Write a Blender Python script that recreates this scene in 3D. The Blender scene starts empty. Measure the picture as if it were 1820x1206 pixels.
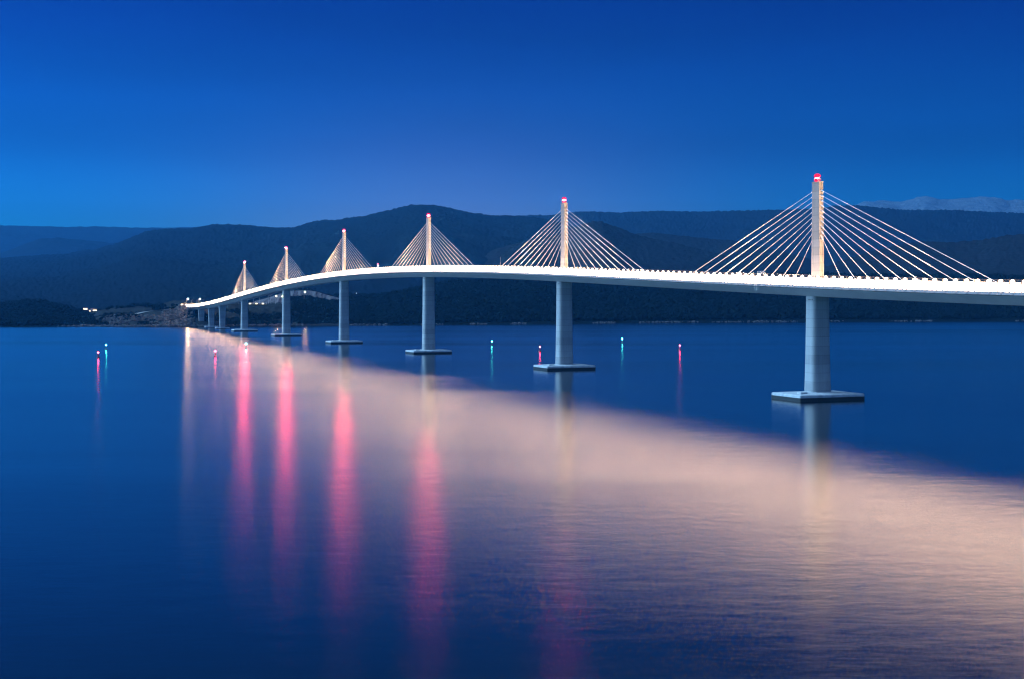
import bpy, math, random
import numpy as np
from mathutils import Vector, Matrix

R = math.radians
rng = np.random.default_rng(7)
random.seed(7)
sc = bpy.context.scene
COL = sc.collection

# ------------------------------------------------------------------ camera
F, HOR, CAMZ = 2400.0, 533.83, 44.5          # focal length in photo pixels, horizon row, height above the sea
cam = bpy.data.cameras.new('camera')
cam.sensor_width = 36.0
cam.lens = 36.0 * F / 1820.0
cam.shift_y = -(603.0 - HOR) / 1820.0
cam.clip_start = 1.0
cam.clip_end = 60000.0
camo = bpy.data.objects.new('camera', cam)
COL.objects.link(camo)
camo.location = (0, 0, CAMZ)
camo.rotation_euler = (R(90), 0, 0)
sc.camera = camo

# ------------------------------------------------------------------ sky, dusk glow, exposure
SUN_AZ, SUN_EL = -75.0, 37.0
w = bpy.data.worlds.new('World')
sc.world = w
w.use_nodes = True
nt = w.node_tree
bg = nt.nodes['Background']
sky = nt.nodes.new('ShaderNodeTexSky')
sky.sky_type = 'NISHITA'
sky.sun_disc = False
sky.sun_elevation = R(2.0)
sky.sun_rotation = R(SUN_AZ)
sky.air_density = 1.0
sky.dust_density = 0.5
sky.ozone_density = 3.0
tc = nt.nodes.new('ShaderNodeTexCoord')
sx = nt.nodes.new('ShaderNodeSeparateXYZ')
nt.links.new(tc.outputs['Generated'], sx.inputs[0])
ramp = nt.nodes.new('ShaderNodeValToRGB')
ramp.color_ramp.interpolation = 'EASE'
els = ramp.color_ramp.elements
SK = 1.0
els[0].position = 0.0;  els[0].color = (0.0040, 0.360, 1.40, 1)
els[1].position = 0.22; els[1].color = (0.0006, 0.028, 0.225, 1)
e = els.new(0.065); e.color = (0.0036, 0.150, 0.60, 1)
e = els.new(0.36); e.color = (0.0003, 0.010, 0.11, 1)
e = els.new(0.12); e.color = (0.0018, 0.082, 0.375, 1)
nt.links.new(sx.outputs['Z'], ramp.inputs[0])
mul = nt.nodes.new('ShaderNodeMixRGB')
mul.blend_type = 'MULTIPLY'
mul.inputs[0].default_value = 1.0
nt.links.new(sky.outputs[0], mul.inputs[1])
nt.links.new(ramp.outputs[0], mul.inputs[2])
# warm glow of the lit bridge painted into the low sky, and pale fill light added behind the viewer
def vmath(op, a, b):
    n = nt.nodes.new('ShaderNodeVectorMath'); n.operation = op
    nt.links.new(a, n.inputs[0])
    if isinstance(b, tuple): n.inputs[1].default_value = b
    return n
def smath(op, a, b):
    n = nt.nodes.new('ShaderNodeMath'); n.operation = op
    for i, q in enumerate((a, b)):
        if hasattr(q, 'is_output'): nt.links.new(q, n.inputs[i])
        else: n.inputs[i].default_value = q
    return n.outputs[0]
v1 = vmath('MULTIPLY', tc.outputs['Generated'], (1, 1, 2.0))
v2 = nt.nodes.new('ShaderNodeVectorMath'); v2.operation = 'NORMALIZE'; nt.links.new(v1.outputs[0], v2.inputs[0])
v3 = vmath('DOT_PRODUCT', v2.outputs[0], (math.sin(R(-3)), math.cos(R(-3)), 0))
gl_ = smath('POWER', 2.718, smath('DIVIDE', smath('SUBTRACT', v3.outputs['Value'], 1.0), 0.5 * R(9.0) ** 2))
gm = nt.nodes.new('ShaderNodeMixRGB'); gm.blend_type = 'ADD'
nt.links.new(gl_, gm.inputs[0]); gm.inputs[2].default_value = (0.21, 0.10, 0.05, 1)
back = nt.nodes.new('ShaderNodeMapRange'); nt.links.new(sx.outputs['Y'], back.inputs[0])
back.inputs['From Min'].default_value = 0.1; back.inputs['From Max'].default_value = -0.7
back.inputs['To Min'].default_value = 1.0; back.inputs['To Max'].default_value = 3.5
# thin veils of high cloud
vc = vmath('MULTIPLY', tc.outputs['Generated'], (2.2, 2.2, 16.0))
cn = nt.nodes.new('ShaderNodeTexNoise'); cn.inputs['Scale'].default_value = 1.6; cn.inputs['Detail'].default_value = 5.0; nt.links.new(vc.outputs[0], cn.inputs['Vector'])
cr = nt.nodes.new('ShaderNodeMapRange'); nt.links.new(cn.outputs['Fac'], cr.inputs[0])
cr.inputs['From Min'].default_value = 0.35; cr.inputs['From Max'].default_value = 0.68; cr.inputs['To Min'].default_value = 0.90; cr.inputs['To Max'].default_value = 1.06
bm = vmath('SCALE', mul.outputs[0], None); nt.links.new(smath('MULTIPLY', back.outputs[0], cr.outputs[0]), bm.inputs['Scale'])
ba = nt.nodes.new('ShaderNodeMixRGB'); ba.blend_type = 'ADD'
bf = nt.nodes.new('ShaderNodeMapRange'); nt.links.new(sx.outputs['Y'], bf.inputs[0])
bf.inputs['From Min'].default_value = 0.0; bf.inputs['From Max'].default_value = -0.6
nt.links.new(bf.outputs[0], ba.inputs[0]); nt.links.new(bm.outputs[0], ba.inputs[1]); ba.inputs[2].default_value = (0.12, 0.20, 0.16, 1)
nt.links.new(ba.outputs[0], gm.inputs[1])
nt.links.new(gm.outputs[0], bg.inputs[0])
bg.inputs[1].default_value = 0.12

sl = bpy.data.lights.new('dusk_sun', 'SUN')
sl.energy = 0.90
sl.color = (0.30, 0.60, 0.95)
sl.angle = R(60)
so = bpy.data.objects.new('dusk_sun', sl)
COL.objects.link(so)
sd = Vector((math.sin(R(SUN_AZ)) * math.cos(R(SUN_EL)), math.cos(R(SUN_AZ)) * math.cos(R(SUN_EL)), math.sin(R(SUN_EL))))
so.rotation_euler = sd.to_track_quat('Z', 'Y').to_euler()
so.location = (-300, 100, 400)

vs = sc.view_settings
vs.view_transform = 'Standard'
vs.look = 'None'
vs.exposure = 3.0                              # a long exposure after sunset
vs.gamma = 1.0
sc.cycles.use_denoising = True
sc.cycles.filter_width = 1.25
sc.cycles.volume_bounces = 0
sc.cycles.max_bounces = 6
sc.cycles.diffuse_bounces = 2
sc.cycles.glossy_bounces = 2

# ------------------------------------------------------------------ helpers
def link(o, parent=None):
    COL.objects.link(o)
    if parent is not None:
        o.parent = parent
    return o

def tag(o, label=None, cat=None, group=None, kind=None):
    if label: o['label'] = label
    if cat: o['category'] = cat
    if group: o['group'] = group
    if kind: o['kind'] = kind
    return o

def empty(name, loc=(0, 0, 0), rz=0.0, label=None, cat=None, group=None):
    o = bpy.data.objects.new(name, None)
    o.empty_display_size = 2.0
    o.location = loc
    o.rotation_euler = (0, 0, rz)
    link(o)
    return tag(o, label, cat, group)

class MB:
    """collects simple shapes and links them as one mesh object"""
    def __init__(s):
        s.v = []; s.f = []; s.m = []; s.smooth = []
    def add(s, vs_, fs_, mi=0, smooth=False):
        b = len(s.v)
        s.v += [tuple(p) for p in vs_]
        for q in fs_:
            s.f.append(tuple(b + i for i in q)); s.m.append(mi); s.smooth.append(smooth)
    def box(s, x0, x1, y0, y1, z0, z1, mi=0, M=None):
        vs_ = [Vector((x, y, z)) for z in (z0, z1) for y in (y0, y1) for x in (x0, x1)]
        if M is not None: vs_ = [M @ p for p in vs_]
        s.add(vs_, [(0, 2, 3, 1), (4, 5, 7, 6), (0, 1, 5, 4), (2, 6, 7, 3), (0, 4, 6, 2), (1, 3, 7, 5)], mi)
    def tube(s, p0, p1, r0, r1=None, n=8, mi=0, caps=True, smooth=True):
        p0 = Vector(p0); p1 = Vector(p1)
        r1 = r0 if r1 is None else r1
        d = (p1 - p0).normalized()
        u = d.orthogonal().normalized(); v_ = d.cross(u)
        vs_ = []
        for p, r in ((p0, r0), (p1, r1)):
            for i in range(n):
                a = 2 * math.pi * i / n
                vs_.append(p + (u * math.cos(a) + v_ * math.sin(a)) * r)
        s.add(vs_, [(i, (i + 1) % n, n + (i + 1) % n, n + i) for i in range(n)], mi, smooth)
        if caps:
            s.add(vs_, [tuple(range(n))[::-1], tuple(range(n, 2 * n))], mi)
    def lathe(s, prof, n=16, c=(0, 0, 0), mi=0, smooth=True):
        vs_ = []; fs_ = []
        for r, z in prof:
            for i in range(n):
                a = 2 * math.pi * i / n
                vs_.append((c[0] + r * math.cos(a), c[1] + r * math.sin(a), c[2] + z))
        for j in range(len(prof) - 1):
            for i in range(n):
                fs_.append((j * n + i, j * n + (i + 1) % n, (j + 1) * n + (i + 1) % n, (j + 1) * n + i))
        s.add(vs_, fs_, mi, smooth)
        L = len(prof) - 1
        s.add(vs_, [tuple(range(n))[::-1], tuple(L * n + i for i in range(n))], mi)
    def rings(s, rings, mi=0, smooth=True, caps=True):
        n = len(rings[0]); vs_ = [p for r_ in rings for p in r_]
        fs_ = []
        for j in range(len(rings) - 1):
            for i in range(n):
                fs_.append((j * n + i, j * n + (i + 1) % n, (j + 1) * n + (i + 1) % n, (j + 1) * n + i))
        s.add(vs_, fs_, mi, smooth)
        if caps:
            L = len(rings) - 1
            s.add(rings[0], [tuple(range(n))[::-1]], mi)
            s.add(rings[-1], [tuple(range(n))], mi)
    def build(s, name, mats, parent=None, loc=(0, 0, 0)):
        me = bpy.data.meshes.new(name)
        me.from_pydata(s.v, [], s.f)
        if not isinstance(mats, (list, tuple)): mats = [mats]
        for m in mats: me.materials.append(m)
        me.polygons.foreach_set('material_index', s.m)
        me.polygons.foreach_set('use_smooth', s.smooth)
        me.update()
        o = bpy.data.objects.new(name, me)
        o.location = loc
        return link(o, parent)

def np_mesh(name, V, Fq, mat, smooth=True):
    """fast mesh from numpy arrays (quads or triangles)"""
    me = bpy.data.meshes.new(name)
    n, k = Fq.shape
    me.vertices.add(len(V)); me.vertices.foreach_set('co', np.ascontiguousarray(V, np.float32).ravel())
    me.loops.add(n * k); me.loops.foreach_set('vertex_index', np.ascontiguousarray(Fq, np.int32).ravel())
    me.polygons.add(n)
    me.polygons.foreach_set('loop_start', np.arange(0, n * k, k, dtype=np.int32))
    me.polygons.foreach_set('loop_total', np.full(n, k, np.int32))
    me.polygons.foreach_set('use_smooth', np.full(n, smooth, bool))
    me.materials.append(mat)
    me.update(calc_edges=True)
    return link(bpy.data.objects.new(name, me))

LAT = rng.random((256, 256))
def vnoise(x, y):
    xi = np.floor(x).astype(int); yi = np.floor(y).astype(int)
    fx = x - xi; fy = y - yi
    fx = fx * fx * (3 - 2 * fx); fy = fy * fy * (3 - 2 * fy)
    a = LAT[xi & 255, yi & 255]; b = LAT[(xi + 1) & 255, yi & 255]
    c = LAT[xi & 255, (yi + 1) & 255]; d = LAT[(xi + 1) & 255, (yi + 1) & 255]
    return (a * (1 - fx) + b * fx) * (1 - fy) + (c * (1 - fx) + d * fx) * fy - 0.5
def fbm(x, y, o=4, g=0.5):
    r = 0; s = 1.0
    for i in range(o):
        r = r + s * vnoise(x + 17.3 * i, y + 9.1 * i); x = x * 2.03; y = y * 2.03; s *= g
    return r
def interp(tab, x):
    t = np.array(tab, float)
    return np.interp(x, t[:, 0], t[:, 1])

# ------------------------------------------------------------------ materials
class Mat:
    def __init__(s, name):
        s.m = bpy.data.materials.new(name); s.m.use_nodes = True
        s.nt = s.m.node_tree
        s.out = s.nt.nodes['Material Output']; s.b = s.nt.nodes.get('Principled BSDF')
    def n(s, t, **kw):
        x = s.nt.nodes.new(t)
        for k, v in kw.items():
            if k in x.inputs.keys(): x.inputs[k].default_value = v
            else: setattr(x, k, v)
        return x
    def l(s, a, b): s.nt.links.new(a, b)
    def coord(s, which='Object', scale=(1, 1, 1)):
        t = s.n('ShaderNodeTexCoord'); m = s.n('ShaderNodeMapping'); m.inputs['Scale'].default_value = scale
        s.l(t.outputs[which], m.inputs[0]); return m.outputs[0]
    def geo(s, scale=(1, 1, 1)):
        t = s.n('ShaderNodeNewGeometry'); m = s.n('ShaderNodeMapping'); m.inputs['Scale'].default_value = scale
        s.l(t.outputs['Position'], m.inputs[0]); return m.outputs[0]
    def noise(s, vec, scale, detail=4, rough=0.55):
        x = s.n('ShaderNodeTexNoise'); x.inputs['Scale'].default_value = scale
        x.inputs['Detail'].default_value = detail; x.inputs['Roughness'].default_value = rough
        s.l(vec, x.inputs['Vector']); return x.outputs['Fac']
    def ramp(s, fac, stops):
        x = s.n('ShaderNodeValToRGB'); el = x.color_ramp.elements
        while len(el) < len(stops): el.new(0.5)
        for q, (p, c) in zip(el, stops): q.position = p; q.color = (*c, 1)
        s.l(fac, x.inputs[0]); return x.outputs[0]
    def mix(s, fac, a, b, mode='MIX'):
        x = s.n('ShaderNodeMixRGB'); x.blend_type = mode
        for i, q in ((0, fac), (1, a), (2, b)):
            if hasattr(q, 'is_output'): s.l(q, x.inputs[i])
            else: x.inputs[i].default_value = q if i == 0 else (*q, 1)
        return x.outputs[0]
    def bump(s, h, strength, dist):
        x = s.n('ShaderNodeBump'); x.inputs['Strength'].default_value = strength; x.inputs['Distance'].default_value = dist
        s.l(h, x.inputs['Height']); return x.outputs[0]

def plain(name, col, rough=0.6, metal=0.0, var=0.15, scale=3.0):
    m = Mat(name)
    f = m.noise(m.coord(), scale)
    c0 = tuple(c * (1 - var) for c in col); c1 = tuple(min(1, c * (1 + var)) for c in col)
    m.l(m.ramp(f, [(0.3, c0), (0.7, c1)]), m.b.inputs['Base Color'])
    m.b.inputs['Roughness'].default_value = rough; m.b.inputs['Metallic'].default_value = metal
    return m.m

def emit(name, col, s):
    m = Mat(name); m.nt.nodes.remove(m.b)
    e_ = m.n('ShaderNodeEmission'); e_.inputs[0].default_value = (*col, 1); e_.inputs[1].default_value = s
    m.l(e_.outputs[0], m.out.inputs[0]); return m.m

def concrete(name, base, lift=4.0):
    m = Mat(name)
    t = m.n('ShaderNodeTexCoord'); sep = m.n('ShaderNodeSeparateXYZ'); m.l(t.outputs['Object'], sep.inputs[0])
    # pour joints every lift and faint vertical form joints
    def lines(out, period, width):
        a = m.n('ShaderNodeMath', operation='DIVIDE'); m.l(out, a.inputs[0]); a.inputs[1].default_value = period
        b = m.n('ShaderNodeMath', operation='FRACT'); m.l(a.outputs[0], b.inputs[0])
        c = m.n('ShaderNodeMath', operation='LESS_THAN'); m.l(b.outputs[0], c.inputs[0]); c.inputs[1].default_value = width
        return c.outputs[0]
    hz = lines(sep.outputs['Z'], lift, 0.055); vx = lines(sep.outputs['X'], 1.25, 0.07); vy = lines(sep.outputs['Y'], 1.25, 0.07)
    v2 = m.n('ShaderNodeMath', operation='MAXIMUM'); m.l(vx, v2.inputs[0]); m.l(vy, v2.inputs[1])
    blot = m.noise(m.coord(), 0.25, 6, 0.65)
    streak = m.noise(m.coord(scale=(1.2, 1.2, 0.06)), 1.0, 4)
    lv = m.n('ShaderNodeMath', operation='FLOOR'); dv = m.n('ShaderNodeMath', operation='DIVIDE')
    m.l(sep.outputs['Z'], dv.inputs[0]); dv.inputs[1].default_value = lift; m.l(dv.outputs[0], lv.inputs[0])
    wn = m.n('ShaderNodeTexWhiteNoise'); wn.noise_dimensions = '1D'; m.l(lv.outputs[0], wn.inputs['W'])
    c = m.ramp(blot, [(0.3, tuple(x * 0.78 for x in base)), (0.7, tuple(x * 1.15 for x in base))])
    c = m.mix(0.55, c, m.ramp(streak, [(0.3, tuple(x * 0.7 for x in base)), (0.65, tuple(x * 1.15 for x in base))]))
    c = m.mix(0.34, c, m.ramp(wn.outputs['Value'], [(0, tuple(x * 0.6 for x in base)), (1, tuple(x * 1.25 for x in base))]))
    k = m.n('ShaderNodeMath', operation='MULTIPLY'); m.l(hz, k.inputs[0]); k.inputs[1].default_value = 0.45
    c = m.mix(k.outputs[0], c, tuple(x * 0.35 for x in base))
    k2 = m.n('ShaderNodeMath', operation='MULTIPLY'); m.l(v2.outputs[0], k2.inputs[0]); k2.inputs[1].default_value = 0.22
    c = m.mix(k2.outputs[0], c, tuple(x * 0.5 for x in base))
    m.l(c, m.b.inputs['Base Color']); m.b.inputs['Roughness'].default_value = 0.85
    m.l(m.bump(blot, 0.3, 0.2), m.b.inputs['Normal'])
    return m.m

M_pier = concrete('pier_concrete', (0.36, 0.36, 0.36), 4.0)
M_pylon = concrete('pylon_concrete', (0.175, 0.172, 0.168), 3.6)
M_cap = plain('pile_cap_concrete', (0.50, 0.50, 0.50), 0.85, 0, 0.2, 0.4)
M_tide = plain('wet_tide_band', (0.006, 0.006, 0.007), 0.5, 0, 0.5, 0.8)
M_steel = plain('pale_grey_girder_paint', (0.50, 0.50, 0.52), 0.45, 0, 0.07, 0.12)
M_bracket = plain('bracket_paint', (0.10, 0.11, 0.14), 0.5)
M_fair = plain('fairing_paint', (0.15, 0.15, 0.16), 0.5, 0, 0.1, 0.3)
M_asphalt = plain('asphalt', (0.05, 0.05, 0.052), 0.85, 0, 0.2, 0.6)
M_white = plain('white_sheath', (0.46, 0.50, 0.55), 0.4, 0, 0.03)
M_rail = plain('barrier_steel', (0.05, 0.042, 0.038), 0.45, 0.2)
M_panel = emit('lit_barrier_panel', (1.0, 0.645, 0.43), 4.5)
M_lampw = emit('lamp_glow_warm', (1.0, 0.66, 0.38), 4.0)
M_red = emit('beacon_red', (1.0, 0.035, 0.085), 5400.0)
M_redhalo = emit('beacon_halo_red', (1.0, 0.012, 0.05), 0.3)
M_redsmall = emit('buoy_red', (1.0, 0.05, 0.13), 15.0)
M_green = emit('buoy_green', (0.05, 0.95, 0.85), 13.0)
M_street = emit('street_lamp_warm', (1.0, 0.66, 0.34), 300.0)
M_street2 = emit('street_lamp_dim', (1.0, 0.66, 0.34), 60.0)
M_whitelamp = emit('white_lamp', (0.9, 1.0, 1.0), 2.0)
M_win = emit('lit_window', (1.0, 0.72, 0.40), 1.2)
M_dark = plain('dark_metal', (0.06, 0.06, 0.065), 0.5, 0.3)
M_galv = plain('galvanised_steel', (0.42, 0.43, 0.44), 0.4, 0.4)
M_buoyr = plain('buoy_red_paint', (0.22, 0.012, 0.02), 0.4)
M_buoyg = plain('buoy_green_paint', (0.01, 0.09, 0.08), 0.4)
M_wall = plain('house_render', (0.55, 0.52, 0.47), 0.8)
M_roof = plain('roof_tiles', (0.22, 0.08, 0.05), 0.8)
M_gravel = plain('pale_gravel', (0.36, 0.34, 0.31), 0.95, 0, 0.25, 0.05)

def hill_mat(name, c0, c1, c2, s1, s2, bump=0.0):
    m = Mat(name)
    p = m.geo(scale=(1, 1, 1.6))
    a = m.noise(p, s1, 6, 0.65); b = m.noise(p, s2, 4, 0.6)
    col = m.mix(b, m.ramp(a, [(0.3, c0), (0.68, c1)]), c1)
    spots = m.noise(p, s2 * 0.45, 8, 0.75)
    col = m.mix(m.ramp(spots, [(0.66, (0, 0, 0)), (0.74, (1, 1, 1))]), col, c2)
    m.l(col, m.b.inputs['Base Color']); m.b.inputs['Roughness'].default_value = 1.0
    m.b.inputs['Specular IOR Level'].default_value = 0.0
    if bump: m.l(m.bump(a, 1.0, bump), m.b.inputs['Normal'])
    return m.m
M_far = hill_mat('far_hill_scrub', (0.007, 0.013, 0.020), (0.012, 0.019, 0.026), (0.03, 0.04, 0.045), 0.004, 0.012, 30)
M_hill = hill_mat('hill_scrub', (0.006, 0.011, 0.016), (0.009, 0.015, 0.020), (0.03, 0.04, 0.05), 0.012, 0.02, 14)
M_mid = hill_mat('mid_hill_scrub', (0.008, 0.011, 0.013), (0.020, 0.023, 0.024), (0.04, 0.04, 0.04), 0.03, 0.05, 8)
M_near = hill_mat('near_slope_soil', (0.003, 0.008, 0.009), (0.008, 0.014, 0.015), (0.02, 0.03, 0.03), 0.05, 0.03, 2)
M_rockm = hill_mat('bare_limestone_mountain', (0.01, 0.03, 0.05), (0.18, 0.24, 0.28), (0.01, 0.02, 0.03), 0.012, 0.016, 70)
M_rock = hill_mat('broken_limestone', (0.03, 0.03, 0.03), (0.14, 0.13, 0.12), (0.015, 0.018, 0.016), 0.09, 0.15, 4)
M_shore = hill_mat('shore_limestone', (0.05, 0.05, 0.05), (0.16, 0.16, 0.155), (0.03, 0.03, 0.03), 0.09, 0.15, 2)
M_cut = hill_mat('fresh_rock_cut', (0.04, 0.036, 0.036), (0.22, 0.19, 0.185), (0.03, 0.03, 0.03), 0.07, 0.2, 3)
M_scrub = hill_mat('headland_scrub', (0.014, 0.018, 0.018), (0.04, 0.042, 0.038), (0.15, 0.145, 0.13), 0.03, 0.045, 2)

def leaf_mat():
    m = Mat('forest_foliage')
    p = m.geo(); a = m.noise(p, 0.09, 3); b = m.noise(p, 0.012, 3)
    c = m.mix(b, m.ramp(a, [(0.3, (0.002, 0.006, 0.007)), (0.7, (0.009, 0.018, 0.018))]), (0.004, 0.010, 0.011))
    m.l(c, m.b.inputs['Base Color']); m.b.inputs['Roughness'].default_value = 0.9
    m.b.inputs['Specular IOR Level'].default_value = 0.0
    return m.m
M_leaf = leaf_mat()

def water_mat():
    m = Mat('sea_water'); m.nt.nodes.remove(m.b)
    p = m.geo(scale=(0.6, 1.0, 1.0))
    fine = m.noise(p, 0.55, 3, 0.6)
    wide = m.noise(m.geo(scale=(0.10, 1.0, 1)), 0.006, 5, 0.65)
    wav = m.noise(m.geo(scale=(0.5, 1.0, 1.0)), 0.16, 2, 0.5)
    nb0 = m.bump(fine, 0.20, 0.16)
    nbn = m.n('ShaderNodeBump'); nbn.inputs['Strength'].default_value = 0.12; nbn.inputs['Distance'].default_value = 0.6
    m.l(wav, nbn.inputs['Height']); m.l(nb0, nbn.inputs['Normal']); nb = nbn.outputs[0]
    gl = m.n('ShaderNodeBsdfAnisotropic'); gl.distribution = 'BECKMANN'
    r = m.n('ShaderNodeMapRange'); m.l(wide, r.inputs[0])
    r.inputs['From Min'].default_value = 0.3; r.inputs['From Max'].default_value = 0.7
    r.inputs['To Min'].default_value = 0.175; r.inputs['To Max'].default_value = 0.245
    m.l(r.outputs[0], gl.inputs['Roughness']); m.l(nb, gl.inputs['Normal'])
    gl.inputs['Color'].default_value = (1, 1, 1, 1)
    df = m.n('ShaderNodeBsdfDiffuse'); df.inputs['Color'].default_value = (0.003, 0.014, 0.022, 1)
    fr = m.n('ShaderNodeFresnel'); fr.inputs['IOR'].default_value = 1.38
    mx = m.n('ShaderNodeMixShader'); m.l(fr.outputs[0], mx.inputs[0]); m.l(df.outputs[0], mx.inputs[1]); m.l(gl.outputs[0], mx.inputs[2])
    m.l(mx.outputs[0], m.out.inputs[0]); return m.m
M_water = water_mat()

# ------------------------------------------------------------------ water
b = MB(); b.add([(-7000, -250, 0), (7000, -250, 0), (7000, 6500, 0), (-7000, 6500, 0)], [(0, 1, 2, 3)])
tag(b.build('water', M_water), kind='structure')

# ------------------------------------------------------------------ hills
def Z_of(py, Y): return CAMZ + (HOR - py) * Y / F

def hill(name, outline, Yr, Yf, mat, step=5, nv=44, gully=0.05, rough=0.01, trees=0.0, tscale=12.0, power=0.9, back=0.25, zfoot=-4.0, gs=500.0):
    px = np.arange(outline[0][0], outline[-1][0] + step, step, dtype=float)
    py = interp(outline, px)
    yr = interp(Yr, px) if isinstance(Yr, list) else np.full_like(px, Yr)
    yf = interp(Yf, px) if isinstance(Yf, list) else np.full_like(px, Yf)
    zr = Z_of(py, yr)
    v = np.concatenate([np.linspace(0, 1, nv), 1 + np.array([0.02, 0.06, 0.12, 0.25, 0.5, 1.0]) ])
    V, PX = np.meshgrid(v, px, indexing='ij')
    YR = np.broadcast_to(yr, V.shape); YF = np.broadcast_to(yf, V.shape); ZR = np.broadcast_to(zr, V.shape)
    Y = np.where(V <= 1, YF + (YR - YF) * V, YR + (YR - YF) * (V - 1) * back * 4)
    X = (PX - 910) / F * Y
    vc = np.clip(V, 0, 1)
    Zb = zfoot + (ZR - zfoot) * vc ** power
    Zb = np.where(V > 1, ZR - (ZR - zfoot) * np.clip(V - 1, 0, 1) ** 1.3, Zb)
    bell = np.sin(np.pi * vc) * (V <= 1)
    Zb = Zb + ZR * gully * bell * 2 * fbm(X / gs, Y / gs * 0.7, 5) + ZR * rough * vc * 2 * fbm(X / (gs * .12), Y / (gs * .12), 3)
    if trees: Zb = Zb + trees * vc ** 0.3 * fbm(X / tscale, Y / tscale, 2)
    nvv, nu = V.shape
    idx = np.arange(nvv * nu).reshape(nvv, nu)
    Fq = np.stack([idx[:-1, :-1], idx[:-1, 1:], idx[1:, 1:], idx[1:, :-1]], -1).reshape(-1, 4)
    o = np_mesh(name, np.stack([X, Y, Zb], -1).reshape(-1, 3), Fq, mat)
    tag(o, kind='structure')
    return X, Y, Zb, nv

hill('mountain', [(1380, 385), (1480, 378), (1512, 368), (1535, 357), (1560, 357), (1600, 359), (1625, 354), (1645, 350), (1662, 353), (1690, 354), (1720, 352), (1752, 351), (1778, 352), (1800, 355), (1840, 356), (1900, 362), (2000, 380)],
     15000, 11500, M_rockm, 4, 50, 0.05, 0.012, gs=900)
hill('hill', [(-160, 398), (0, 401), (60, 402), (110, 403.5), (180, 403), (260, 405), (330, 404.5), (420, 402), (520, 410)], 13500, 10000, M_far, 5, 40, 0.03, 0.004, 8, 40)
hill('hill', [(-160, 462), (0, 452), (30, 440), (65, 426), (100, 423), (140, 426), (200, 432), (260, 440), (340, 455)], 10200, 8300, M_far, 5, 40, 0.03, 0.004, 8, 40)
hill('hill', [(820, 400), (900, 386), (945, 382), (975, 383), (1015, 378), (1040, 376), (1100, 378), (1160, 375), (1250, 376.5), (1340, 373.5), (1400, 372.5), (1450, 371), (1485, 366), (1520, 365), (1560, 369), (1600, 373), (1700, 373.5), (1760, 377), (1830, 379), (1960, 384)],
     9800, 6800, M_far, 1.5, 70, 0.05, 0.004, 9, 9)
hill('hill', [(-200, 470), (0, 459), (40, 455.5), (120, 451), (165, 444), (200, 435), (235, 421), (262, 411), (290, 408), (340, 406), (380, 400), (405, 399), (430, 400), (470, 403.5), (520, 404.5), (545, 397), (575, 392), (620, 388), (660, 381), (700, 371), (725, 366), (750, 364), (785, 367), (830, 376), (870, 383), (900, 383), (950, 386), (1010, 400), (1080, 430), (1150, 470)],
     [(-200, 7800), (200, 7800), (400, 7600), (750, 7400), (1150, 7400)], [(-200, 3150), (300, 3200), (600, 3500), (1150, 4600)], M_hill, 2, 110, 0.07, 0.010, 8, 9, power=0.95)
hill('hill', [(1080, 470), (1105, 418), (1125, 416), (1155, 413.5), (1180, 416), (1235, 422), (1300, 428), (1360, 440), (1430, 458), (1500, 485)],
     6300, 4700, M_mid, 3, 60, 0.05, 0.006, 7, 8)
hill('hill', [(780, 498), (835, 466), (860, 451), (885, 441), (930, 430), (975, 424), (1010, 410), (1035, 398), (1055, 393.5), (1070, 394), (1092, 402), (1130, 416), (1160, 424), (1215, 436), (1280, 452), (1350, 474), (1420, 500)],
     5500, 4000, M_mid, 3, 60, 0.05, 0.006, 7, 8)
hill('hill', [(1400, 505), (1470, 473), (1530, 453), (1590, 437), (1640, 429), (1700, 431), (1740, 427), (1790, 419), (1820, 416), (1900, 408), (1990, 404)],
     5200, 3900, M_mid, 3, 60, 0.05, 0.006, 7, 8)

SHORE = [(-250, 582), (0, 581.3), (150, 580.5), (340, 580.8), (480, 579), (560, 578.6), (700, 578.2), (850, 577), (1000, 575.6), (1240, 573.6), (1500, 572.2), (1820, 571), (2150, 570)]
shoreY = [(px, CAMZ * F / (py - HOR)) for px, py in SHORE]

# forest-covered slope behind the bridge
gx = hill('hill', [(395, 566), (414, 547), (424, 549), (441, 551), (454, 553), (468, 555.5), (483, 555), (500, 546), (517, 532.5), (548, 530.5), (580, 530.5), (600, 529), (620, 527), (648, 527), (662, 527), (690, 524), (715, 519.5), (740, 514.5), (762, 508), (800, 502), (900, 498), (1050, 493), (1200, 491), (1400, 489), (1600, 491), (1820, 492), (2150, 494)],
     [(395, 2560), (500, 2760), (600, 3000), (760, 3300), (1000, 3450), (2150, 3700)], [(p, y - 12) for p, y in shoreY], M_near, 4, 60, 0.05, 0.012, 0, power=0.85, gs=300, zfoot=-3)
# dark wooded hill on the left shore
hx = hill('hill', [(-220, 552), (-60, 545), (0, 542), (20, 539), (45, 536.5), (70, 536.5), (95, 541), (120, 548), (145, 555), (170, 562), (200, 573), (225, 581)],
     [(-220, 2900), (225, 2900)], [(p, y - 10) for p, y in shoreY], M_near, 4, 46, 0.05, 0.01, 0, power=0.8, gs=250, zfoot=-3)

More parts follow.
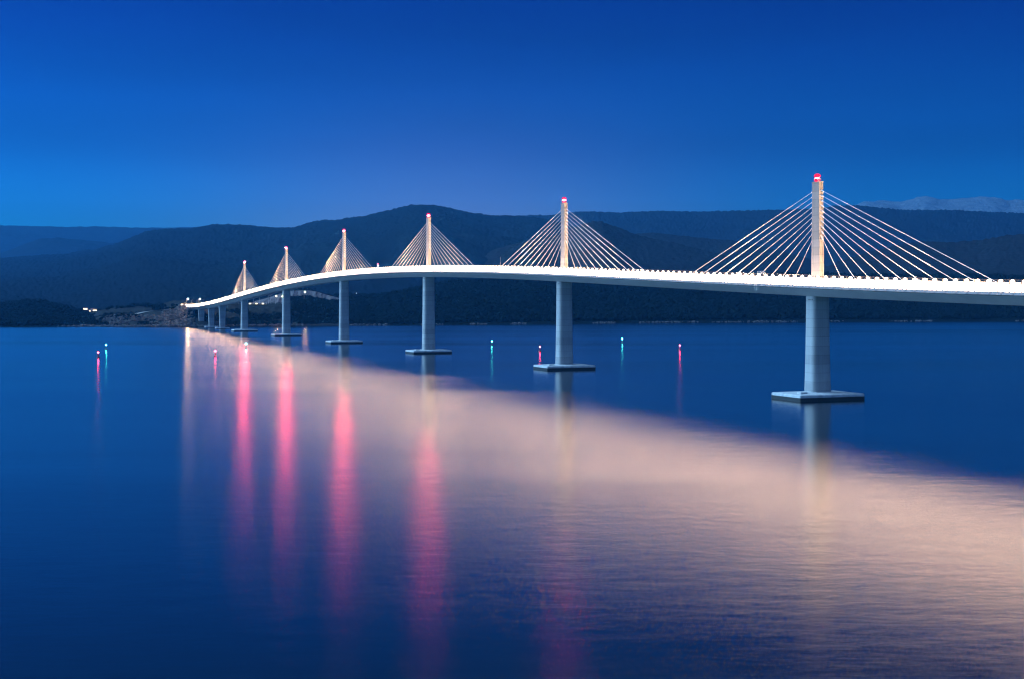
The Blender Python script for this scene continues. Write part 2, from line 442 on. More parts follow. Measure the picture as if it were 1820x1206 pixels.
# headland that carries the far end of the bridge: shore slope, level shelf, then rising ground behind
def headland():
    px = np.arange(118, 640, 2.0)
    front = interp([(118, 581), (150, 577), (185, 566), (215, 562), (255, 560), (290, 556), (312, 549), (330, 543), (345, 541.5), (505, 541.5), (525, 543), (560, 548), (640, 560)], px)
    crest = interp([(118, 581), (140, 570), (165, 557), (200, 549), (240, 544.5), (280, 542), (310, 538), (332, 536.5), (360, 538), (420, 540), (450, 541), (490, 541.5), (520, 541.5), (560, 541), (600, 541), (640, 545)], px)
    yf = interp([(p, y - 8) for p, y in shoreY], px)
    v = np.linspace(0, 1.3, 110)
    V, PX = np.meshgrid(v, px, indexing='ij')
    y1, y2, y3 = yf + 170, yf + 330, yf + 470
    zf = Z_of(front, y1); z2 = Z_of(front, y1); zc = Z_of(crest, y3)
    Y = np.interp(V, [0, .42, .72, 1.0, 1.3], [0, 170, 330, 470, 760]) + np.broadcast_to(yf, V.shape)
    Zf = np.broadcast_to(zf, V.shape); Zc = np.broadcast_to(zc, V.shape)
    s1 = np.clip(V / .42, 0, 1) ** 0.8; s3 = np.clip((V - .72) / .28, 0, 1)
    Z = -3 + (Zf + 3) * s1 + (Zc - Zf) * (s3 ** 0.8) - np.clip(V - 1, 0, 1) * 90
    X = (PX - 910) / F * Y
    shelf = ((V > .40) & (V < .74) & (PX > 322) & (PX < 512))
    n = fbm(X / 40, Y / 40, 5) * 7 + np.abs(fbm(X / 14, Y / 14, 3)) * 4
    Z = Z + n * np.where(shelf, 0.0, np.clip(V * 8, 0, 1))
    nvv, nu = V.shape; idx = np.arange(nvv * nu).reshape(nvv, nu)
    Fq = np.stack([idx[:-1, :-1], idx[:-1, 1:], idx[1:, 1:], idx[1:, :-1]], -1).reshape(-1, 4)
    tag(np_mesh('headland', np.stack([X, Y, Z], -1).reshape(-1, 3), Fq, M_scrub), kind='structure')
    return X, Y, Z
HX, HY, HZ = headland()

# ------------------------------------------------------------------ forest (stuff): one mesh of many small crowns per slope
ICO_V = []
t_ = (1 + 5 ** 0.5) / 2
for a_, b_ in ((1, t_), (-1, t_), (1, -t_), (-1, -t_)):
    ICO_V += [(0, a_, b_), (a_, b_, 0), (b_, 0, a_)]
ICO_V = np.array(ICO_V); ICO_V /= np.linalg.norm(ICO_V[0])
def ico_faces():
    f = []
    for i in range(12):
        for j in range(i + 1, 12):
            for k in range(j + 1, 12):
                d = [np.linalg.norm(ICO_V[p] - ICO_V[q]) for p, q in ((i, j), (j, k), (i, k))]
                if max(d) < 1.2:
                    n = np.cross(ICO_V[j] - ICO_V[i], ICO_V[k] - ICO_V[i])
                    f.append((i, j, k) if n @ ICO_V[i] > 0 else (i, k, j))
    return np.array(f)
ICO_F = ico_faces()
def scatter(grid, nv, n, vmin, vmax, umin=0.0, umax=1.0, bias=1.0):
    X, Y, Z = grid
    nu = X.shape[1]
    u = (umin + rng.random(n) * (umax - umin)) * (nu - 1.001)
    v = (vmin + rng.random(n) ** bias * (vmax - vmin)) * (nv - 1.001)
    ui = u.astype(int); vi = v.astype(int); fu = u - ui; fv = v - vi
    def s(A): return (A[vi, ui] * (1 - fu) + A[vi, ui + 1] * fu) * (1 - fv) + (A[vi + 1, ui] * (1 - fu) + A[vi + 1, ui + 1] * fu) * fv
    return np.stack([s(X), s(Y), s(Z)], -1)
def crowns(name, P, r0, r1, mat, flat=0.85, sink=0.3, jitter=0.3):
    n = len(P)
    r = r0 + (r1 - r0) * rng.random(n) ** 1.6
    a = rng.random(n) * 6.283
    V = ICO_V[None] * (1 + jitter * (rng.random((n, 12, 1)) - 0.5) * 2)
    ca, sa = np.cos(a)[:, None], np.sin(a)[:, None]
    x = V[..., 0] * ca - V[..., 1] * sa; y = V[..., 0] * sa + V[..., 1] * ca
    fl = flat * (0.8 + 0.5 * rng.random((n, 1)))
    V = np.stack([x, y, V[..., 2] * fl], -1) * r[:, None, None]
    V = V + P[:, None, :]; V[..., 2] += (r * (1 - sink) * 0.6)[:, None]
    Fq = (ICO_F[None] + (np.arange(n) * 12)[:, None, None]).reshape(-1, 3)
    return np_mesh(name, V.reshape(-1, 3), Fq, mat, smooth=False)
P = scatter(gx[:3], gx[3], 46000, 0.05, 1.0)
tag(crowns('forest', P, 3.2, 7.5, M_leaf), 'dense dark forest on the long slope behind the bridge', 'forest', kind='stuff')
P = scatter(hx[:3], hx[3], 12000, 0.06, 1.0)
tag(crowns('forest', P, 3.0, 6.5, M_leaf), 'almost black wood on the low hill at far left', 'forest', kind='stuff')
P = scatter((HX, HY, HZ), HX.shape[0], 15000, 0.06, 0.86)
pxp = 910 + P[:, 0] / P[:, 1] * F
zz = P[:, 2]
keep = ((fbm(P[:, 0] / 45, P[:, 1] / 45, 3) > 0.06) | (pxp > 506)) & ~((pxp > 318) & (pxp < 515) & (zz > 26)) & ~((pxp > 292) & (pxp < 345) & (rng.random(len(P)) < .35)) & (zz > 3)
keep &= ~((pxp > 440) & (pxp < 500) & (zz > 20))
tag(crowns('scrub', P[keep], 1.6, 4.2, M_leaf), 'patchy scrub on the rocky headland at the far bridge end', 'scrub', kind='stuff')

# pale rocks along the waterline and the outcrops on the headland
n = 5200
pxr = -240 + rng.random(n) * 2350
yr_ = interp(shoreY, pxr) - 6 + rng.random(n) * 16
dens = fbm(pxr / 40, pxr * 0 + 3.3, 3)
keep = ((dens > 0.05) & (rng.random(n) < .35)) | ((pxr > 140) & (pxr < 520) & (rng.random(n) < .8))
Pk = np.stack([(pxr - 910) / F * yr_, yr_, 0.2 + rng.random(n) * 1.4], -1)[keep]
tag(crowns('shore_rocks', Pk, 0.8, 2.6, M_shore, 0.6, 0.5, 0.4), 'broken pale rocks along the far waterline', 'rocks', kind='stuff')
P = scatter((HX, HY, HZ), HX.shape[0], 14000, 0.02, 0.34)
pxp = 910 + P[:, 0] / P[:, 1] * F
keep = (((pxp > 185) & (pxp < 300) & (P[:, 2] > 2) & (P[:, 2] < 15) & (fbm(P[:, 0] / 22, P[:, 2] / 5, 3) > 0.05)) | ((pxp > 288) & (pxp < 346) & (rng.random(len(P)) < .3)))
tag(crowns('outcrop_rocks', P[keep], 1.2, 3.6, M_rock, 0.9, 0.5, 0.45), 'pale limestone outcrops on the headland left of the bridge end', 'rocks', kind='stuff')

# rock cut beside the approach road, and the road shelf itself
def rock_cut():
    px = np.arange(452, 606, 0.7)
    top = interp([(452, 536), (475, 530), (500, 522), (516, 517.5), (545, 516), (564, 519), (580, 524), (592, 527), (606, 531)], px)
    bot = interp([(452, 541), (505, 541), (520, 537), (606, 536)], px)
    v = np.linspace(0, 1, 46)
    V, PX = np.meshgrid(v, px, indexing='ij')
    Y0 = 2840.0
    Y = Y0 + V * 46
    Zt = np.broadcast_to(Z_of(top, Y0 + 46), V.shape); Zb = np.broadcast_to(Z_of(bot, Y0), V.shape) - 3
    X = (PX - 910) / F * Y
    Z = Zb + (Zt - Zb) * V
    Y = Y - 13 * np.abs(fbm(X / 16, Z / 40, 5)) - 5 * fbm(X / 5, Z / 6, 3)
    nvv, nu = V.shape; idx = np.arange(nvv * nu).reshape(nvv, nu)
    Fq = np.stack([idx[:-1, :-1], idx[:-1, 1:], idx[1:, 1:], idx[1:, :-1]], -1).reshape(-1, 4)
    return tag(np_mesh('cliff', np.stack([X, Y, Z], -1).reshape(-1, 3), Fq, M_cut, smooth=False), kind='structure')
rock_cut()
hill('hill', [(440, 540), (452, 535), (475, 529), (500, 520.5), (516, 515.5), (534, 513), (546, 513.5), (564, 517), (580, 522.5), (592, 525.5), (606, 529), (640, 536)], 2990, 2885, M_near, 1, 20, 0.03, 0.02, 5, 6, zfoot=30, gs=60)

def strip(name, pts, wid, mat, lift=0.5):
    """a path or road laid through world points"""
    b = MB(); n = len(pts)
    L = []; Rr = []
    for i, p in enumerate(pts):
        d = (Vector(pts[min(i + 1, n - 1)]) - Vector(pts[max(i - 1, 0)])); d.z = 0; d.normalize()
        q = Vector((-d.y, d.x, 0)) * wid / 2
        L.append(Vector(p) + q + Vector((0, 0, lift))); Rr.append(Vector(p) - q + Vector((0, 0, lift)))
    b.add(L + Rr, [(i, n + i, n + i + 1, i + 1) for i in range(n - 1)])
    return tag(b.build(name, mat), kind='structure')
def head_at(px, v):
    j = int(np.clip((px - 118) / 2, 0, HX.shape[1] - 1)); i = int(np.clip(v / 1.3 * 109, 0, 109))
    return Vector((HX[i, j], HY[i, j], HZ[i, j]))
strip('path', [head_at(p, v) + Vector((0, 0, 1.2)) for p, v in ((192, .5), (205, .46), (222, .42), (240, .44), (256, .5), (272, .52), (290, .5), (305, .46), (322, .44))], 9, M_gravel)
strip('path', [head_at(p, v) + Vector((0, 0, 1.0)) for p, v in ((196, .28), (206, .28), (217, .29), (230, .31), (243, .34))], 10, M_gravel)
strip('path', [head_at(p, .03) + Vector((0, 0, 2.0)) for p in range(140, 332, 8)], 8, M_gravel)
strip('road', [(x, 2560 + (x + 620) * 0.25, 37.5) for x in range(-640, -380, 20)], 70, M_asphalt, 0.3)

# ------------------------------------------------------------------ the bridge
SP = 285.0
AX = Vector((-104.46, 265.17, 0)); AX.normalize()
NY = Vector((-AX.y, AX.x, 0))                 # towards the camera side
P0 = Vector(((((-35.4 - 910) * 2.306 + 3432.58) * 265.17 / F), 2.306 * 265.17, 0))
QC = [0.13567877, -1.49992487, 2.13251232, 9.4964084, 51.25526436]
def zd(s):
    k = s / SP
    if k < -0.45:
        return zd(-0.45 * SP) + (k + 0.45) * 7.2
    if k > 6.75: k = 6.75
    return float(np.polyval(QC, k))
def slope(s): return (zd(s + 2) - zd(s - 2)) / 4.0
bridge = empty('cable_stayed_bridge', P0, math.atan2(AX.y, AX.x), 'long floodlit road bridge on tall concrete piers with fans of white cables', 'bridge')
S0, S1 = -402.0, 1998.0
def wpt(s, y, z): return P0 + AX * s + NY * y + Vector((0, 0, z))

def sweep(name, prof, mat, s0=S0, s1=S1, ds=10.0, closed=True, smooth=False, smat=None):
    b = MB(); N = int(round((s1 - s0) / ds)); n = len(prof)
    vs_ = []; fs_ = []
    for i in range(N + 1):
        s = s0 + (s1 - s0) * i / N; z0 = zd(s)
        vs_ += [(s, y, z0 + z) for y, z in prof]
    for i in range(N):
        for j in range(n if closed else n - 1):
            j2 = (j + 1) % n
            fs_.append((i * n + j, (i + 1) * n + j, (i + 1) * n + j2, i * n + j2))
    b.add(vs_, fs_, 0, smooth)
    if closed:
        b.add(vs_[:n], [tuple(range(n))]); b.add(vs_[-n:], [tuple(range(n))[::-1]])
    return b.build(name, mat, bridge)
sweep('deck_girder', [(11.55, 0), (11.5, -1.0), (11.6, -1.5), (4.6, -4.9), (-4.6, -4.9), (-11.6, -1.5), (-11.5, -1.0), (-11.55, 0)], M_steel)
for sg in (1, -1): sweep('edge_fairing', [(sg * 11.56, .005), (sg * 12.5, -1.05), (sg * 12.42, -1.22), (sg * 11.61, -1.46)][::sg], M_fair)
sweep('roadway', [(11.0, 0.15), (-11.0, 0.15), (-11.0, 0.02), (11.0, 0.02)], M_asphalt)
b = MB()
for y in (-7.6, -0.9, 0.9, 7.6):
    N = 120
    for i in range(N):
        s = S0 + (S1 - S0) * i / N; s2 = S0 + (S1 - S0) * (i + 1) / N
        b.add([(s, y - .1, zd(s) + .158), (s2, y - .1, zd(s2) + .158), (s2, y + .1, zd(s2) + .158), (s, y + .1, zd(s) + .158)], [(0, 1, 2, 3)])
b.build('lane_marking', M_white, bridge)

# wind barriers: 6 m bays of posts and rails with a lamp head on top and panels whose backlight is put in as emission
def barrier_shapes(s, z0, sl, side, frame, panel, lamp, y0=11.35, detail=True, ph=4.15):
    M = Matrix.Translation((s, y0 * side, z0)) @ Matrix(((1, 0, 0, 0), (0, 1, 0, 0), (sl, 0, 1, 0), (0, 0, 0, 1)))
    if detail:
        frame.box(.09, 5.91, -.10, .10, 4.18, 4.30, 0, M)
        for x in (0.0, 3.0):
            frame.box(x - .09, x + .09, -.13, .13, 0, 4.25, 0, M)
        for i in range(9):
            z = .45 + i * .42
            frame.box(.09, 2.91, -.05, .05, z - .045, z + .045, 0, M)
            frame.box(3.09, 5.91, -.05, .05, z - .045, z + .045, 0, M)
    else:
        frame.box(-.1, .1, -.13, .13, 0, 4.25, 0, M)
        frame.box(.1, 5.9, -.05, .05, 4.18, 4.30, 0, M)
        for z in (.8, 1.9, 3.0): frame.box(.1, 5.9, -.05, .05, z - .13, z + .13, 0, M)
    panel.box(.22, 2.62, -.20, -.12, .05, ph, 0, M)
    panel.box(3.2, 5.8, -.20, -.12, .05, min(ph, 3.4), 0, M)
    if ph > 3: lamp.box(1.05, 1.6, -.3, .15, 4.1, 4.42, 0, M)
NEAR0 = -150.0
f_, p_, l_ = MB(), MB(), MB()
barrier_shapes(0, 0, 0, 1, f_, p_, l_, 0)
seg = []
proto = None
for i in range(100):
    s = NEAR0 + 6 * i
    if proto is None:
        fo = f_.build('wind_barrier', M_rail, bridge); po = p_.build('backlit_panel', M_panel, fo); lo = l_.build('lamp_head', M_lampw, fo)
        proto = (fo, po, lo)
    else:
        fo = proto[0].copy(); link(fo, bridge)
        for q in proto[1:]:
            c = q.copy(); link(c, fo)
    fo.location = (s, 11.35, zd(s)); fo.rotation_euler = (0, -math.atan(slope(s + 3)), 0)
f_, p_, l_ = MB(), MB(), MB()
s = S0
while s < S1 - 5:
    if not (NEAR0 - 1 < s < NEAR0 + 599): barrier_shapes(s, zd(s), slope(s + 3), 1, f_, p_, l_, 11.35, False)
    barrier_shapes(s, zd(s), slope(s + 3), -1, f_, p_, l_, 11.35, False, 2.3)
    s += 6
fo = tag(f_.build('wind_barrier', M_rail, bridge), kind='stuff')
tag(p_.build('backlit_panel', M_panel, fo), kind='stuff'); tag(l_.build('lamp_head', M_lampw, fo), kind='stuff')

# cantilever brackets below the deck edge
def bracket(b, s, z, side=1):
    vs_ = []
    for dx in (-.16, .16):
        vs_ += [(s + dx, side * 11.62, z + .16), (s + dx, side * 12.66, z - 1.02), (s + dx, side * 12.50, z - 1.16), (s + dx, side * 11.4, z + .01)]
    b.add(vs_, [(0, 1, 2, 3), (7, 6, 5, 4), (0, 4, 5, 1), (1, 5, 6, 2), (2, 6, 7, 3), (3, 7, 4, 0)])
b = MB(); bracket(b, 0, 0); pb = b.build('edge_bracket', M_bracket, bridge)
for i in range(100):
    s = NEAR0 + 6 * i
    o = pb if i == 0 else pb.copy()
    if i: link(o, bridge)
    o.location = (s, 0, zd(s))
b = MB(); s = S0
while s < S1 - 5:
    if not (NEAR0 - 1 < s < NEAR0 + 599): bracket(b, s, zd(s))
    s += 6
tag(b.build('edge_bracket', M_bracket, bridge), kind='stuff')

def rrect(a, t, r, z, n=4, cx=0, cy=0):
    pts = []
    for qx, qy, a0 in ((1, 1, 0), (-1, 1, 90), (-1, -1, 180), (1, -1, 270)):
        for i in range(n + 1):
            q = R(a0 + 90 * i / n)
            pts.append((cx + qx * (a / 2 - r) + r * math.cos(q), cy + qy * (t / 2 - r) + r * math.sin(q), z))
    return pts
TOPS = [97.7, 107.3, 113.9, 114.75, 107.1, 96.8]

# piers with pile caps
for k in range(6):
    s = k * SP; zt = zd(s) - 4.88
    b = MB(); zs = [2.6, 3.6, 5.5, 9, 14]
    zs += list(np.linspace(20, zt, 8))
    rr = []
    for z in zs:
        q = (z - 2.6) / (zt - 2.6); fl = 1 + .13 * (1 - q) ** 1.6 + 0.012 * max(0, 1 - (z - 2.6) / 6)
        rr.append(rrect(7.6 * fl, 9.0 * fl, 1.9, z))
    b.rings(rr)
    pier = b.build('pier', M_pier, bridge, (s, 0, 0))
    b = MB()
    for i in range(4): b.box(-2.6 + i * 1.0, -2.1 + i * 1.0, 4.47, 4.56, zt - 1.9, zt - 1.3)
    b.build('vent_hole', M_dark, pier)
    b = MB()
    A_, T_ = 23.6, 34.0
    b.rings([rrect(A_, T_, .5, 1.6, 2), rrect(A_, T_, .5, 2.55, 2), rrect(A_ - .7, T_ - .7, .5, 2.9, 2), rrect(9, 11, .5, 3.5, 2)], 0, False)
    b.box(-7.2, -4.4, 10.2, 13.6, 2.7, 3.9)
    cap = b.build('pile_cap', M_cap, pier)
    b = MB(); b.rings([rrect(A_ + .1, T_ + .1, .5, -1.5, 2), rrect(A_ + .1, T_ + .1, .5, 1.65, 2)], 0, False)
    b.build('pile_cap_tide_band', M_tide, pier)
for s in (5 * SP + 189.5, 5 * SP + 297.5, 5 * SP + 405.5, -189.5, -297.5):
    zt = zd(s) - 4.88
    b = MB(); rr = []
    for z in np.linspace(1.2, zt, 10):
        q = (z - 1.2) / (zt - 1.2); rr.append(rrect(5.0 + .8 * q, 8.6 + 2.2 * q ** 1.5, 1.2, z))
    b.rings(rr); pier = b.build('pier', M_pier, bridge, (s, 0, 0))
    b = MB(); b.rings([rrect(13, 21, .5, .9, 2), rrect(13, 21, .5, 1.9, 2), rrect(12.2, 20, .5, 2.2, 2)], 0, False); b.build('pile_cap', M_cap, pier)
    b = MB(); b.rings([rrect(13.1, 21.1, .5, -1.5, 2), rrect(13.1, 21.1, .5, .92, 2)], 0, False); b.build('pile_cap_tide_band', M_tide, pier)
b = MB(); b.box(1985, 2022, -11.3, 11.3, 12, zd(1998) - 1.5); b.box(1998.5, 2030, -11.7, 11.7, zd(1998) - 1.5, zd(1998) + .1)
b.build('abutment', M_pier, bridge)

# pylons with beacon, anchor sleeves and stay cables
far_cables = MB()
for k in range(6):
    s0 = k * SP; zb = zd(s0); zt = TOPS[k]
    b = MB(); rr = []
    def half(z):
        q = (z - zb) / (zt - zb); return 6.7 - 1.2 * q
    for z in np.linspace(zb - .5, zt, 8):
        a_ = half(z); q = (z - zb) / (zt - zb); t2 = 2.35 - .2 * q
        c = .55 * a_ / 2     # shallow recess in the end faces where the cables enter
        pts = []
        for sg in (1, -1):
            pts += [(sg * a_ / 2, -sg * t2 / 2), (sg * a_ / 2, -sg * .55), (sg * (a_ / 2 - .35), -sg * .45), (sg * (a_ / 2 - .35), sg * .45), (sg * a_ / 2, sg * .55), (sg * a_ / 2, sg * t2 / 2)]
        rr.append([(x, y, z) for x, y in pts])
    b.rings(rr, 0, False)
    b.box(-half(zt) / 2 - .15, half(zt) / 2 + .15, -1.25, 1.25, zt + .003, zt + .35)
    pyl = b.build('pylon', M_pylon, bridge, (s0, 0, 0))
    b = MB()
    b.box(-1.3, 1.3, -.06, .06, zt + .35, zt + .45)
    for x in (-1.9, -1.2, 1.2, 1.9): b.tube((x, .9, zt + .35), (x, .9, zt + 1.5), .05, None, 6)
    for x in (-1.9, -1.2, 1.2, 1.9): b.tube((x, -.9, zt + .35), (x, -.9, zt + 1.5), .05, None, 6)
    b.box(-1.95, 1.95, .86, .94, zt + 1.45, zt + 1.53); b.box(-1.95, 1.95, -.94, -.86, zt + 1.45, zt + 1.53)
    b.tube((-1.5, 0, zt + .35), (-1.5, 0, zt + 2.8), .06, None, 6)
    b.build('top_railing', M_galv, pyl)
    # obstruction light: a slim drum lens over an added wide shade, so that the beam stays near the horizontal
    b = MB(); b.lathe([(.5, .35), (.5, 1.75), (1.75, 1.85), (1.8, 1.90)], 24, (0.2, 0, zt)); b.lathe([(.58, 1.90), (.58, 2.028)], 20, (0.2, 0, zt)); b.lathe([(.62, 2.14), (.66, 2.22), (.12, 2.42)], 20, (.2, 0, zt)); b.build('beacon_shade', M_galv, pyl)
    b = MB(); b.lathe([(.6, 2.03), (.615, 2.08), (.6, 2.135)], 20, (0.2, 0, zt)); b.build('beacon_lamp', M_red, pyl)
    b = MB(); b.lathe([(.75, 2.26), (1.3, 2.45), (1.55, 3.0), (1.3, 3.6), (.7, 4.0), (.1, 4.1)], 20, (0.2, 0, zt)); b.lathe([(.9, .5), (1.3, .7), (1.3, 1.5), (.9, 1.74)], 20, (0.2, 0, zt)); b.build('beacon_halo', M_redhalo, pyl)  # added glowing shells above and below the lens, standing in for its red halo
    sb = MB()
    for sg in (1, -1):
        for i in range(10):
            ztop = zt - 3.4 - 2.28 * i
            xs = sg * (20.5 + 11.55 * (9 - i)); zbm = zd(s0 + xs) + .3
            x0 = sg * (half(ztop) / 2 - .5)
            p0 = Vector((x0, 0, ztop)); p1 = Vector((xs, 0, zbm))
            d = (p1 - p0).normalized()
            sb.tube(p0, p0 + d * 2.6, .34, .30, 8)
            sb.tube(p1 - d * 3.0, p1, .26, .36, 8)
            tgt = MB() if k < 5 else far_cables
            off = Vector((0, 0, 0)) if k < 5 else Vector((s0, 0, 0))
            tgt.tube(p0 + d * .4 + off, p1 + off, .112 if k < 3 else .095, None, 6)
            if k < 5: tgt.build('stay_cable', M_white, pyl)
    sb.build('anchor_sleeve', M_white, pyl)
    # floodlights on the deck that wash the pylon and its cables
    for sg in (1, -1):
        for side in (1, -1):
            fx = sg * 98.0; fz = zd(s0 + fx)
            b = MB(); b.box(-.5, .5, -.35, .35, 0, .7); b.box(-.12, .12, -.12, .12, -.9, 0)
            fl = b.build('floodlight', M_dark, bridge, (s0 + fx, side * 9.6, fz + 1.1))
            ld = bpy.data.lights.new('floodlight_lamp', 'SPOT'); ld.energy = 200000; ld.color = (1.0, .60, .34)
            ld.spot_size = R(46); ld.spot_blend = .7; ld.shadow_soft_size = .4
            lo = bpy.data.objects.new('floodlight_lamp', ld); link(lo, fl); lo.location = (0, 0, .9)
            tgt = Vector((-sg * 98, -side * 9.6, zb + 27 - fz)); lo.rotation_euler = (-tgt).to_track_quat('Z', 'Y').to_euler()
tag(far_cables.build('stay_cable', M_white, bridge), kind='stuff')

# inspection platform by the nearest pylon, mast with lamp, wind mast
b = MB(); s = 28.0; z = zd(s)
for x in np.linspace(s - 3, s + 3.4, 6): b.box(x - .06, x + .06, 11.9, 12.02, z + 4.2, z + 5.9)
for zz_ in (4.9, 5.4, 5.9): b.box(s - 3, s + 3.5, 11.9, 12.0, z + zz_ - .06, z + zz_ + .06)
for dx in (-.9, .9):
    for yy in (12.0, 13.3): b.box(s + 3 + dx - .07, s + 3 + dx + .07, yy - .07, yy + .07, z - 3.0, z + .3)
for q in range(9): b.box(s + 2.1, s + 3.9, 12.0, 12.08, z - 3 + q * .36, z - 2.93 + q * .36); b.box(s + 2.1, s + 3.9, 13.25, 13.33, z - 3 + q * .72, z - 2.93 + q * .72) if q < 5 else None
b.box(s + 1.9, s + 4.1, 11.95, 13.5, z - 3.1, z - 2.95)
b.build('inspection_platform', M_galv, bridge)
s = 2.42 * SP; z = zd(s)
b = MB(); b.tube((s, 10.5, z + .1), (s, 10.5, z + 7.2), .16, .12, 8); b.box(s - 1.6, s + 1.6, 10.4, 10.6, z + 5.6, z + 5.8)
wm = b.build('warning_mast', M_galv, bridge)
b = MB(); b.lathe([(.3, 0), (.5, .3), (.45, .9), (.1, 1.1)], 10, (s, 10.5, z + 7.2)); b.build('warning_lamp', emit('mast_lamp_red', (1, .12, .2), 1.2), wm)
b = MB(); b.box(s - 2.0, s - .6, 10.4, 10.7, z + 5.8, z + 6.5); b.build('work_lamp', M_whitelamp, wm)
s = 1.305 * SP; z = zd(s)
b = MB(); b.tube((s, 11.0, z + .1), (s, 11.0, z + 10.5), .11, .07, 6); b.box(s - .5, s + .5, 10.95, 11.05, z + 9.8, z + 9.9); b.build('wind_mast', M_galv, bridge)

# ------------------------------------------------------------------ street lamps at the far end
lamps = [  # x, y, base height, pole height, lit, label
    (332.0, 2440, 14.5, True, 'lit street lamp at the bridge end, leftmost of all the lamps'),
    (340.5, 2480, 11.5, False, 'unlit street lamp just right of the leftmost lit lamp'),
    (350.0, 2500, 11.5, False, 'unlit street lamp just left of the second lit lamp above the deck'),
    (353.5, 2520, 14.0, True, 'lit street lamp above the deck, second lit one from the left'),
    (357.5, 2540, 12.0, False, 'unlit street lamp just right of the second lit lamp above the deck'),
    (361.0, 2560, 12.5, False, 'unlit street lamp nearest the rising deck at far left'),
    (424.0, 2580, 11.0, False, 'short unlit street lamp left of the fourth pier from the shore'),
    (450.5, 2600, 13.5, False, 'unlit street lamp beside the lit roadside wall, left of the pair'),
    (461.0, 2620, 15.5, False, 'taller unlit street lamp beside the lit roadside wall'),
    (477.0, 2640, 16.5, False, 'unlit twin lamp post at the foot of the orange rock cut'),
    (481.5, 2650, 18.0, False, 'tallest unlit lamp post at the foot of the orange rock cut'),
    (489.5, 2640, 16.0, True, 'lit street lamp in the parking area left of the second tall pier'),
    (500.2, 2640, 16.0, True, 'lit street lamp almost touching the left edge of the second tall pier'),
    (540.5, 2760, 14.0, True, 'lit street lamp alone in front of the bare rock cut'),
]
for px, Y, hgt, lit, lab in lamps:
    X = (px - 910) / F * Y
    zb = 33.0 if px < 400 else 37.0
    if px > 530: zb = Z_of(529, Y) - 2.5
    L = empty('street_lamp', (X, Y, zb), 0, lab, 'street lamp', 'street lamps at the far bridge end')
    b = MB(); b.tube((0, 0, 0), (0, 0, hgt), .22, .14, 8); b.box(-.35, .35, -.35, .35, 0, .3); b.build('pole', M_galv, L)
    b = MB(); b.tube((0, 0, hgt), (1.6, -.4, hgt + .35), .11, .09, 6); b.build('arm', M_galv, L)
    b = MB(); b.box(1.3, 2.7, -.75, -.1, hgt + .25, hgt + .5); hd = b.build('lamp_head', M_galv, L)
    if lit:
        b = MB(); b.lathe([(.15, -.65), (.4, -.5), (.55, -.2), (.5, 0.05), (.3, .22)], 10, (2.0, -.45, hgt)); b.build('bulb', M_street if px < 333 else M_street2, hd)
# lit low wall / shelter beside the road
W = empty('roadside_shelter', ((458 - 910) / F * 2585, 2585, 36.2), R(4), 'long low lit shelter with dark openings on the road shelf under the bridge', 'shelter')
b = MB(); b.box(-17, 17, -1.5, 2, 0, .9); b.box(-17, 17, -1.5, 2, 2.5, 3.3)
for i in range(9): b.box(-17 + i * 4.1, -16 + i * 4.1, -1.5, 2, .9, 2.5)
b.build('wall', M_wall, W)
for i in range(8):
    b = MB(); b.box(-15.9 + i * 4.1, -13.0 + i * 4.1, -1.2, -1.0, 1.0, 2.4); b.build('window', M_dark if i % 3 else M_win, W)

# ------------------------------------------------------------------ buoys
buoys = [
    (174.6, 635.0, 'r', 'red lit buoy left of all the others, on the open water at far left'),
    (188.5, 620.5, 'g', 'green lit buoy just behind the leftmost red buoy'),
    (382.8, 632.5, 'r', 'red lit buoy between the white light streak and the first red streak'),
    (437.6, 618.0, 'g', 'green lit buoy at the head of the leftmost broad red streak'),
    (874.2, 613.3, 'g', 'green lit buoy on the blue water between the third and second nearest piers'),
    (959.6, 624.2, 'r', 'red lit buoy close behind the pile cap of the second nearest pier'),
    (1106.0, 609.2, 'g', 'green lit buoy right of the second nearest pier'),
    (1208.3, 621.2, 'r', 'red lit buoy farthest right, left of the nearest pier'),
]
for px, py, c, lab in buoys:
    Y = CAMZ * F / (py - HOR); X = (px - 910) / F * Y
    B = empty('buoy', (X, Y, 0), random.random() * 6, lab, 'buoy', 'lit channel buoys')
    pm = M_buoyr if c == 'r' else M_buoyg
    b = MB(); b.lathe([(.5, -.8), (1.15, -.3), (1.25, .25), (1.1, .7), (.6, .85)], 18); b.build('float', pm, B)
    b = MB()
    for i in range(4):
        q = i * math.pi / 2; b.tube((.6 * math.cos(q), .6 * math.sin(q), .8), (.25 * math.cos(q), .25 * math.sin(q), 3.7), .07, .06, 6)
    b.lathe([(.42, 1.4), (.36, 3.2)], 10); b.lathe([(.5, 3.65), (.5, 3.8)], 12); b.build('mast', pm, B)
    b = MB(); b.lathe([(.2, 3.8), (.42, 3.95), (.45, 4.35), (.3, 4.6)], 12); b.build('lantern', M_redsmall if c == 'r' else M_green, B)
    b = MB()
    if c == 'r': b.box(-.3, .3, -.3, .3, 4.85, 5.45)
    else: b.lathe([(.38, 4.85), (.03, 5.6)], 10)
    b.tube((0, 0, 4.55), (0, 0, 4.9), .05, None, 6); b.build('top_mark', pm, B)

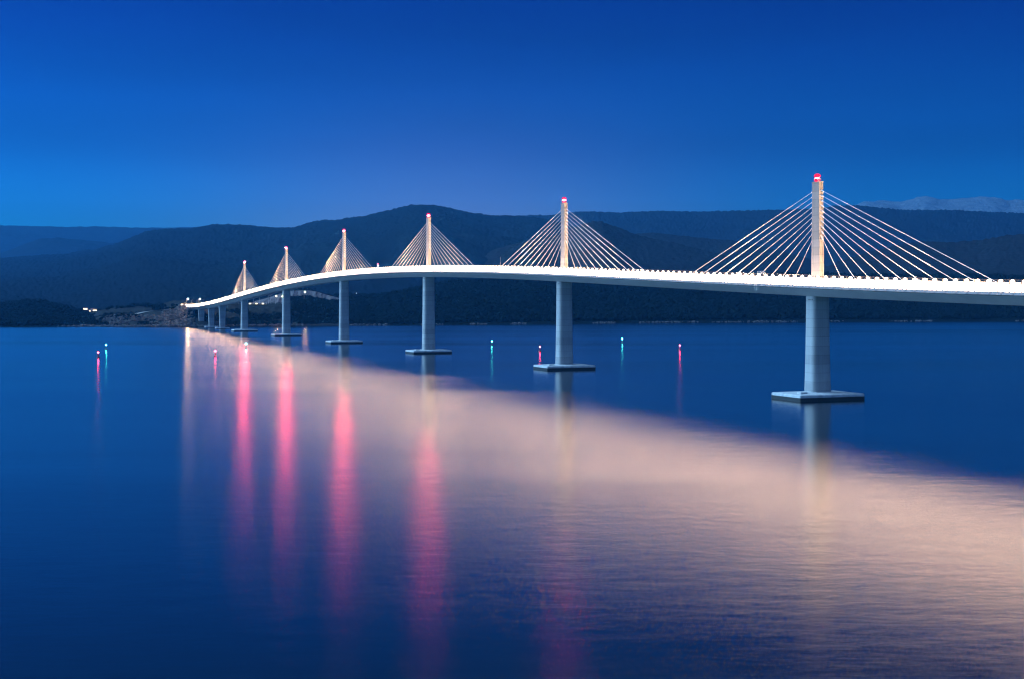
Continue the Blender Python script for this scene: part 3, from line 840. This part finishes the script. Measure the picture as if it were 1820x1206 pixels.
# ------------------------------------------------------------------ houses with lit windows in the saddle, beacon hut on the point, lights on the ridge
def house(px, py, Y, wd, ht, rz, lab, wins=2, group='small houses with lit windows in the saddle'):
    X = (px - 910) / F * Y; z = Z_of(py, Y)
    h_ = empty('house', (X, Y, z), R(rz), lab, 'house', group)
    b = MB(); b.box(-wd / 2, wd / 2, -3.5, 3.5, -6, ht); b.build('wall', M_wall, h_)
    b = MB(); b.add([(-wd / 2 - .4, -4, ht), (wd / 2 + .4, -4, ht), (wd / 2 + .4, 4, ht), (-wd / 2 - .4, 4, ht), (-wd / 2 - .4, 0, ht + 2), (wd / 2 + .4, 0, ht + 2)],
        [(0, 1, 5, 4), (2, 3, 4, 5), (0, 4, 3), (1, 2, 5), (3, 2, 1, 0)]); b.build('roof', M_roof, h_)
    for i in range(wins):
        x = -wd / 2 + wd * (i + .5) / wins
        b = MB(); b.box(x - .9, x + .9, -3.58, -3.45, ht - 2.6, ht - .8); b.build('window', M_win, h_)
house(152, 552.3, 3020, 9, 5, 10, 'house with the brightest windows, left of the village cluster', 3)
house(161, 555, 3040, 8, 4, -12, 'lowest house at the left of the village cluster', 1)
house(165, 553.6, 3060, 8, 5, 5, 'middle house of the village cluster', 2)
house(169.5, 553.8, 3050, 10, 4, -5, 'right house of the village cluster', 3)
hut = empty('beacon_hut', ((137 - 910) / F * 2318, 2318, .8), 0, 'small white hut on the tip of the gravel point', 'hut')
b = MB(); b.lathe([(1.5, -2), (1.5, 3.2), (1.9, 3.3), (1.9, 3.6)], 12); b.build('wall', M_white, hut)
b = MB(); b.lathe([(1.9, 3.6), (.1, 4.8)], 12); b.build('roof', M_white, hut)
Yl = 3150.0
mast = empty('antenna_mast', ((633.5 - 910) / F * Yl, Yl, Z_of(529, Yl)), 0, 'small mast with two white lamps on the wooded ridge behind the bridge', 'mast')
b = MB(); b.tube((0, 0, -4), (0, 0, 9.5), .3, .18, 8); b.box(-2.2, 2.2, -.15, .15, 7.2, 7.5); b.build('pole', M_galv, mast)
for x, z in ((-2.0, 6.9), (0, 9.5), (2.0, 6.6)):
    b = MB(); b.lathe([(.3, 0), (.55, .3), (.5, .7), (.1, .95)], 10, (x, -.2, z)); b.build('lamp', M_whitelamp, mast)

# ------------------------------------------------------------------ haze
HAZE = 3.1e-5
if HAZE:
    b = MB(); b.box(-8200, 8200, -500, 19500, -6, 1500)
    hz = b.build('haze', bpy.data.materials.new('haze_air'))
    m = hz.data.materials[0]; m.use_nodes = True; n_ = m.node_tree
    for x in list(n_.nodes):
        if x.type != 'OUTPUT_MATERIAL': n_.nodes.remove(x)
    pv = n_.nodes.new('ShaderNodeVolumePrincipled')
    pv.inputs['Color'].default_value = (.06, .42, 1.0, 1); pv.inputs['Density'].default_value = HAZE; pv.inputs['Anisotropy'].default_value = 0.25
    n_.links.new(pv.outputs[0], n_.nodes['Material Output'].inputs['Volume'])
    tag(hz, 'thin blue evening haze over the strait', 'haze', kind='stuff')
